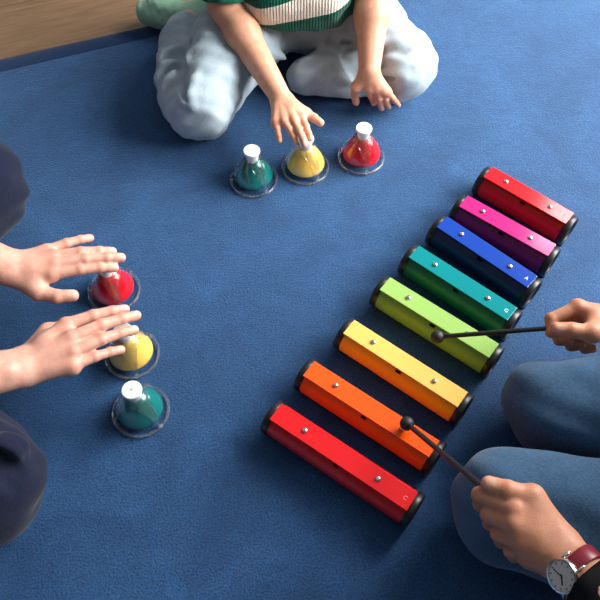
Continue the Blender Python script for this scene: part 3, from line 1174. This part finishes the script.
# sweater: body and sleeves, cut open at hem and cuffs
tax = unit(V3(0, -0.05, 1))
hem_c = V3(-0.012, 1.065, 0.136)
sw = [cap((-0.01, 1.21, 0.12), (0, 1.20, 0.34), 0.108, 0.102, 0.04), cap((-0.062, 1.21, 0.12), (-0.062, 1.20, 0.35), 0.086, 0.07, 0.04), cap((0.045, 1.21, 0.12), (0.062, 1.20, 0.35), 0.084, 0.07, 0.04),
      cap((-0.045, 1.110, 0.175), (0.042, 1.112, 0.172), 0.050, 0.048, 0.05)]
V, Q = blend_mesh([('add', 0.03, sw), ('add', 0.02, [cap(shR, shR + (elbR - shR) * 0.5, 0.060, 0.055, 0.02)]), ('add', 0.02, [cap(shL, shL + (elbL - shL) * 0.5, 0.060, 0.055, 0.02)])], 0.003 * VS, folds(4, (0.08, 0.04), 0.005), planes=[(-unit(V3(0.04, -0.25, 1)), hem_c), (unit(V3(0, 0.10, 1)), (0, 1.19, 0.425))], amp=0.006)
so = np_mesh('sweater', V, Q, M['knit'], child)
al = np.clip((V - hem_c - V3(-0.03, 0, 0)) @ V3(-0.28, -0.1, 1), 0.001, 1).astype(np.float32)
so.data.attributes.new('along', 'FLOAT', 'POINT').data.foreach_set('value', al)
for nm_, sh, el in (('sleeve', shR, elbR), ('sleeve', shL, elbL)):
    d = unit(el - sh)
    end = sh + (el - sh) * 0.95
    V, Q = blend_mesh([('add', 0.01, [cap(sh + d * 0.03, end + d * 0.06, 0.056, 0.040, 0.01)])], 0.0026, folds(7, (0.05, 0.025), 0.003), planes=[(d, end), (-d, sh + d * 0.05)], amp=0.004)
    sl = np_mesh(nm_, V, Q, M['green_knit'], child)
print('child', round(time.time() - T0, 1))

# ------------------------------------------------------------------ the adult on the left
wL, wR = at(8, 267, 0.112), at(20, 368, 0.112)
eL, eR = V3(-0.645, 0.655, 0.20), V3(-0.590, 0.335, 0.20)
sL, sR = V3(-0.74, 0.600, 0.46), V3(-0.74, 0.285, 0.46)
lhL = Hand(wL, [f_((51, 273.5), (118, 267.5), .104, .084, .004), f_((55, 264.5), (125, 257.5), .108, .088, .005), f_((53, 256.5), (116, 251.5), .106, .086, .005), f_((46, 251), (93, 237.5), .102, .083, .004)],
           [at(16, 281, .100), at(38, 291.5, .094), at(57, 296.5, .090), at(78, 295, .086)], 1.05)
lhR = Hand(wR, [f_((66, 325), (128.5, 308.5), .112, .090, .005), f_((71, 338), (140, 314.5), .116, .088, .006), f_((73, 352), (137.5, 329), .113, .085, .006), f_((72, 366), (124, 349), .106, .080, .005)],
           [at(28, 352, .092), at(48, 332, .078), at(66, 326, .074), at(82, 322, .072)], 1.05)
hg, hs, L_, hm = head_groups((-0.66, 0.445, 0.69), R(0), R(32), 1.0)
torso = [cap((-0.86, 0.45, 0.12), (-0.77, 0.445, 0.42), 0.115, 0.105, 0.05), cap((-0.86, 0.52, 0.12), (-0.76, 0.53, 0.43), 0.095, 0.075, 0.05), cap((-0.86, 0.37, 0.12), (-0.76, 0.36, 0.43), 0.095, 0.075, 0.05), cap((-0.75, 0.445, 0.48), (-0.69, 0.445, 0.62), 0.052, 0.048, 0.03)]
arms = []
for sh, el, wr in ((sL, eL, wL), (sR, eR, wR)):
    mid = el + (wr - el) * 0.3
    hd = unit(wr - el)
    sd = unit(np.cross(hd, UP))
    arms += [cap(sh, el, 0.047, 0.036, 0.03), cap(el, mid, 0.036, 0.039, 0.015), cap(mid, wr, 0.039, 0.0205, 0.015)]
    arms += [cap(wr - hd * 0.05 - sd * 0.008, wr - hd * 0.004 - sd * 0.010, 0.020, 0.0165, 0.015), cap(wr - hd * 0.05 + sd * 0.008, wr - hd * 0.004 + sd * 0.010, 0.020, 0.0165, 0.015)]
arms += [cap(wR - unit(wR - eR) * 0.012 + V3(0.004, -0.010, 0.016), wR - unit(wR - eR) * 0.010 + V3(0.004, -0.010, 0.0165), 0.007, 0.007, 0.010)]
left = body_obj('person', [('add', 0.02, torso + arms + lhL.palm + lhR.palm), ('add', 0.012, hg), ('sub', 0.006, hs)] + lhL.groups + lhR.groups, 0.0019 * VS, M['skin_pale'], [lhL, lhR])
tag(left, 'adult in dark navy trousers at left, both hands palm down over the bells', 'person')
eyes(left, L_, hm, 1.0)
hair_obj(left, L_, 0.0, R(32), 1.0, M['hair_brown'], 0.22)
# trousers: cross-legged
kL, kR = at(-24, 184, 0.085), at(-26, 481, 0.090)
hpL, hpR = V3(-0.88, 0.56, 0.11), V3(-0.86, 0.36, 0.11)
tr = [cap(hpL, kL, 0.098, 0.076, 0.04), cap(hpR, kR, 0.098, 0.085, 0.04), cap(hpL, hpR, 0.11, 0.11, 0.04), cap(hpL + V3(-.04, 0, 0), hpR + V3(-.04, 0, 0), 0.11, 0.11, 0.04)]
sh_ = [cap(at(-20, 480, 0.068), V3(-0.66, 0.56, 0.06), 0.070, 0.045, 0.03), cap(at(-22, 200, 0.062), V3(-0.70, 0.40, 0.055), 0.062, 0.045, 0.03)]
RID = []
TB = [('add', 0.02, tr), ('add', 0.02, sh_)]
GRV = []
ridge(TB, [(-6, 442, .17), (14, 458, .165), (34, 476, .14)], 0.005, sink=-0.2, out=GRV)
ridge(TB, [(-6, 456, .17), (12, 472, .165), (26, 489, .14)], 0.005, sink=-0.2, out=GRV)
ridge(TB, [(-4, 436, .165), (10, 446, .160), (22, 456, .150)], 0.006)
ridge(TB, [(-6, 448, .170), (6, 462, .168), (16, 476, .160)], 0.006)
ridge(TB, [(0, 428, .160), (18, 436, .150), (30, 444, .130)], 0.005)
V, Q = blend_mesh(TB + [('add', 0.012, RID), ('sub', 0.010, GRV)], 0.0032 * VS, folds(12, (0.12, 0.07, 0.04), 0.006), planes=[((0, 0, -1), (0, 0, 0.002))], amp=0.006)
np_mesh('trousers', V, Q, M['navy'], left)
shirt = [cap((-0.86, 0.45, 0.14), (-0.77, 0.445, 0.42), 0.125, 0.117, 0.05), cap((-0.86, 0.52, 0.14), (-0.76, 0.53, 0.43), 0.105, 0.088, 0.05), cap((-0.86, 0.37, 0.14), (-0.76, 0.36, 0.43), 0.105, 0.088, 0.05)]
V, Q = blend_mesh([('add', 0.03, shirt), ('add', 0.02, [cap(sL, sL + (eL - sL) * 0.55, 0.064, 0.056, 0.02)]), ('add', 0.02, [cap(sR, sR + (eR - sR) * 0.55, 0.064, 0.056, 0.02)])], 0.005, folds(14, (0.12, 0.06), 0.006), planes=[(unit(V3(0.3, 0, 1)), (-0.74, 0.445, 0.53)), ((0, 0, -1), (0, 0, 0.15))], amp=0.006)
np_mesh('shirt', V, Q, M['navy_shirt'], left)
print('left adult', round(time.time() - T0, 1))

# ------------------------------------------------------------------ the adult on the right
P_ = at
wA, wB = P_(614, 323, 0.118), P_(560, 555, 0.194)
eA, eB = V3(0.645, 0.535, 0.225), V3(0.400, -0.030, 0.300)
sA, sB = V3(0.72, 0.475, 0.51), V3(0.645, 0.12, 0.49)
hA = Hand(wA, [[P_(578, 307, .128), P_(551, 319, .118), P_(551, 332, .112), P_(564, 335, .114)],
               [P_(586, 313, .108), P_(557, 329, .098), P_(559, 340, .094), P_(573, 341, .100)],
               [P_(592, 320, .090), P_(567, 337, .082), P_(571, 346, .080), P_(585, 345, .085)],
               [P_(600, 328, .076), P_(580, 343, .070), P_(585, 349, .069), P_(597, 348, .073)]],
          [P_(612, 334, .128), P_(592, 333, .136), P_(571, 330, .138), P_(551, 328, .138)], 1.06, up=unit(V3(0.0, -0.35, 1)))
zb = 0.070
hB = Hand(wB, [[P_(514, 509, .138 + zb), P_(480, 495, .126 + zb), P_(480, 504, .106 + zb), P_(492, 509, .100 + zb)],
               [P_(514, 525, .136 + zb), P_(489, 515, .120 + zb), P_(490, 523, .098 + zb), P_(502, 525, .092 + zb)],
               [P_(520, 541, .128 + zb), P_(499, 534, .110 + zb), P_(501, 541, .090 + zb), P_(512, 541, .086 + zb)],
               [P_(530, 556, .116 + zb), P_(511, 551, .098 + zb), P_(514, 556, .080 + zb), P_(523, 556, .077 + zb)]],
          [P_(564, 530, .128 + zb), P_(532, 497, .138 + zb), P_(507, 490, .142 + zb), P_(482, 482, .140 + zb)], 1.10)
hg, hs, L_, hm = head_groups((0.62, 0.30, 0.79), R(180), R(30), 1.0)
torso = [cap((0.80, 0.30, 0.22), (0.74, 0.30, 0.48), 0.115, 0.105, 0.05), cap((0.80, 0.38, 0.22), (0.73, 0.39, 0.49), 0.095, 0.075, 0.05), cap((0.80, 0.22, 0.22), (0.73, 0.21, 0.49), 0.095, 0.075, 0.05), cap((0.72, 0.30, 0.55), (0.655, 0.30, 0.72), 0.052, 0.048, 0.03)]
arms = []
for sh, el, wr in ((sA, eA, wA), (sB, eB, wB)):
    mid = el + (wr - el) * 0.3
    hd = unit(wr - el)
    sd = unit(np.cross(hd, UP))
    arms += [cap(sh, el, 0.047, 0.037, 0.03), cap(el, mid, 0.037, 0.038, 0.015), cap(mid, wr, 0.038, 0.0205, 0.015)]
    arms += [cap(wr - hd * 0.05 - sd * 0.007, wr - hd * 0.002 - sd * 0.008, 0.020, 0.0165, 0.015), cap(wr - hd * 0.05 + sd * 0.007, wr - hd * 0.002 + sd * 0.008, 0.020, 0.0165, 0.015)]
right = body_obj('person', [('add', 0.02, torso + arms + hA.palm + hB.palm), ('add', 0.012, hg), ('sub', 0.006, hs)] + hA.groups + hB.groups, 0.0019 * VS, M['skin_tan'], [hA, hB])
tag(right, 'adult in blue jeans kneeling at right, holding two black mallets and wearing a watch', 'person')
eyes(right, L_, hm, 1.0)
hair_obj(right, L_, R(180), R(30), 1.0, M['hair_dark'], 0.24)
# jeans: kneeling, thighs over shins
kU, kD = V3(0.334, 0.402, 0.078), V3(0.262, 0.262, 0.090)
hU, hD = V3(0.76, 0.305, 0.165), V3(0.74, 0.105, 0.175)
jt = [cap(kU, hU, 0.064, 0.085, 0.03), cap(hU, hD, 0.12, 0.12, 0.05), cap(kD, hD, 0.072, 0.092, 0.03), cap(kU + V3(.02, 0, -.024), V3(0.80, 0.37, 0.07), 0.060, 0.055, 0.02), cap(kD + V3(.02, 0, -.024), V3(0.78, 0.16, 0.07), 0.064, 0.055, 0.02)]
V, Q = blend_mesh([('add', 0.006, [jt[0], jt[3]]), ('add', 0.003, [jt[2], jt[4]]), ('add', 0.04, [jt[1]])], 0.003 * VS, folds(21, (0.14, 0.08, 0.05), 0.005), planes=[((0, 0, -1), (0, 0, 0.002))], amp=0.005)
np_mesh('jeans', V, Q, M['blue_denim'], right)
bl = [cap((0.80, 0.30, 0.24), (0.74, 0.30, 0.48), 0.126, 0.117, 0.05), cap((0.80, 0.38, 0.24), (0.73, 0.39, 0.49), 0.106, 0.088, 0.05), cap((0.80, 0.22, 0.24), (0.73, 0.21, 0.49), 0.106, 0.088, 0.05)]
cufA, cufB = eA + (wA - eA) * 0.60, eB + (wB - eB) * 0.83
slv = []
for sh, el, cf in ((sA, eA, cufA), (sB, eB, cufB)):
    slv.append(('add', 0.02, [cap(sh, el, 0.066, 0.052, 0.02), cap(el, cf, 0.052, 0.044, 0.02), cap(cf, cf + unit(cf - el) * 0.03, 0.044, 0.043, 0.01)]))
dA, dB = unit(wA - eA), unit(wB - eB)
for k_, (nm_, parts, pl_) in enumerate((('blouse', [('add', 0.03, bl)], [(unit(V3(-0.4, 0, 1)), (0.70, 0.30, 0.60)), ((0, 0, -1), (0, 0, 0.20))]), ('sleeve', [slv[0]], [(dA, cufA)]), ('sleeve', [slv[1]], [(dB, cufB)]))):
    V, Q = blend_mesh(parts, 0.004 if k_ else 0.005, folds(30 + k_, (0.10, 0.05, 0.03), 0.005), planes=pl_, amp=0.005)
    np_mesh(nm_, V, Q, M['floral'], right)
# wristwatch on the left wrist: its own thing, worn by the person
ax = dB
wc = wB - ax * 0.026
nrm = unit(V3(-0.75, -0.55, 0.8) - ax * (V3(-0.75, -0.55, 0.8) @ ax))
lat = np.cross(ax, nrm)
rx, rz = 0.0285, 0.0225
watch = empty('wristwatch', (0, 0, 0))
mw = Matrix(((lat[0], ax[0], nrm[0], wc[0]), (lat[1], ax[1], nrm[1], wc[1]), (lat[2], ax[2], nrm[2], wc[2]), (0, 0, 0, 1)))
watch.matrix_world = mw
tag(watch, 'round silver wristwatch with a burgundy strap on the left wrist of the mallet player', 'watch')
n = 64
sv, sf = [], []
for i in range(n):
    a = 2 * math.pi * i / n
    for y in (-0.0085, 0.0085):
        for t_ in (0.0, 0.0024):
            sv.append(((rx + t_) * math.cos(a), y, (rz + t_) * math.sin(a)))
for i in range(n):
    b0, b1 = i * 4, ((i + 1) % n) * 4
    for p, q in ((0, 1), (1, 3), (3, 2), (2, 0)):
        sf.append((b0 + p, b1 + p, b1 + q, b0 + q))
finish(mesh_obj('strap', sv, sf, M['strap'], watch), 0.0006, 2)
case = finish(mesh_obj('case', *shift(lathe([(0.004, 0.0), (0.0165, 0.0), (0.0178, 0.002), (0.0178, 0.0055), (0.0168, 0.0075), (0.0150, 0.0078), (0.0148, 0.0066), (0.001, 0.0066)], 64), (0, 0, rz)), M['steel'], watch))
mesh_obj('dial', *shift(lathe([(0.0146, 0.0066), (0.0146, 0.0069), (0.0008, 0.0069)], 48), (0, 0, rz)), M['dial'], case, smooth=False)
zt = rz + 0.0069
hd = [box(-0.0005, 0.0005, -0.002, 0.0115, zt, zt + 0.0004)]
for ang_, ln, w_ in ((R(2), 0.0110, 0.0005), (R(130), 0.0085, 0.0007)):
    v, f = box(-w_, w_, -0.002, ln, zt, zt + 0.0005)
    mesh_obj('watch_hand', [(x * math.cos(ang_) - y * math.sin(ang_), x * math.sin(ang_) + y * math.cos(ang_), z) for x, y, z in v], f, M['black'], case, smooth=False)
mk = []
for i in range(12):
    a = R(30 * i)
    v, f = box(-0.0005, 0.0005, 0.0115, 0.0135, zt, zt + 0.0003)
    mk.append(([(x * math.cos(a) - y * math.sin(a), x * math.sin(a) + y * math.cos(a), z) for x, y, z in v], f))
mesh_obj('hour_marks', *join(*mk), M['black'], case, smooth=False)
for sx_ in (-1, 1):
    for sy_ in (-1, 1):
        mesh_obj('lug', *tube([(sx_ * 0.0145, sy_ * 0.0098, rz + 0.004), (sx_ * 0.0185, sy_ * 0.0098, rz + 0.002), (sx_ * 0.0215, sy_ * 0.0098, rz - 0.002)], 0.0017, 10), M['steel'], case)
print('done', round(time.time() - T0, 1))
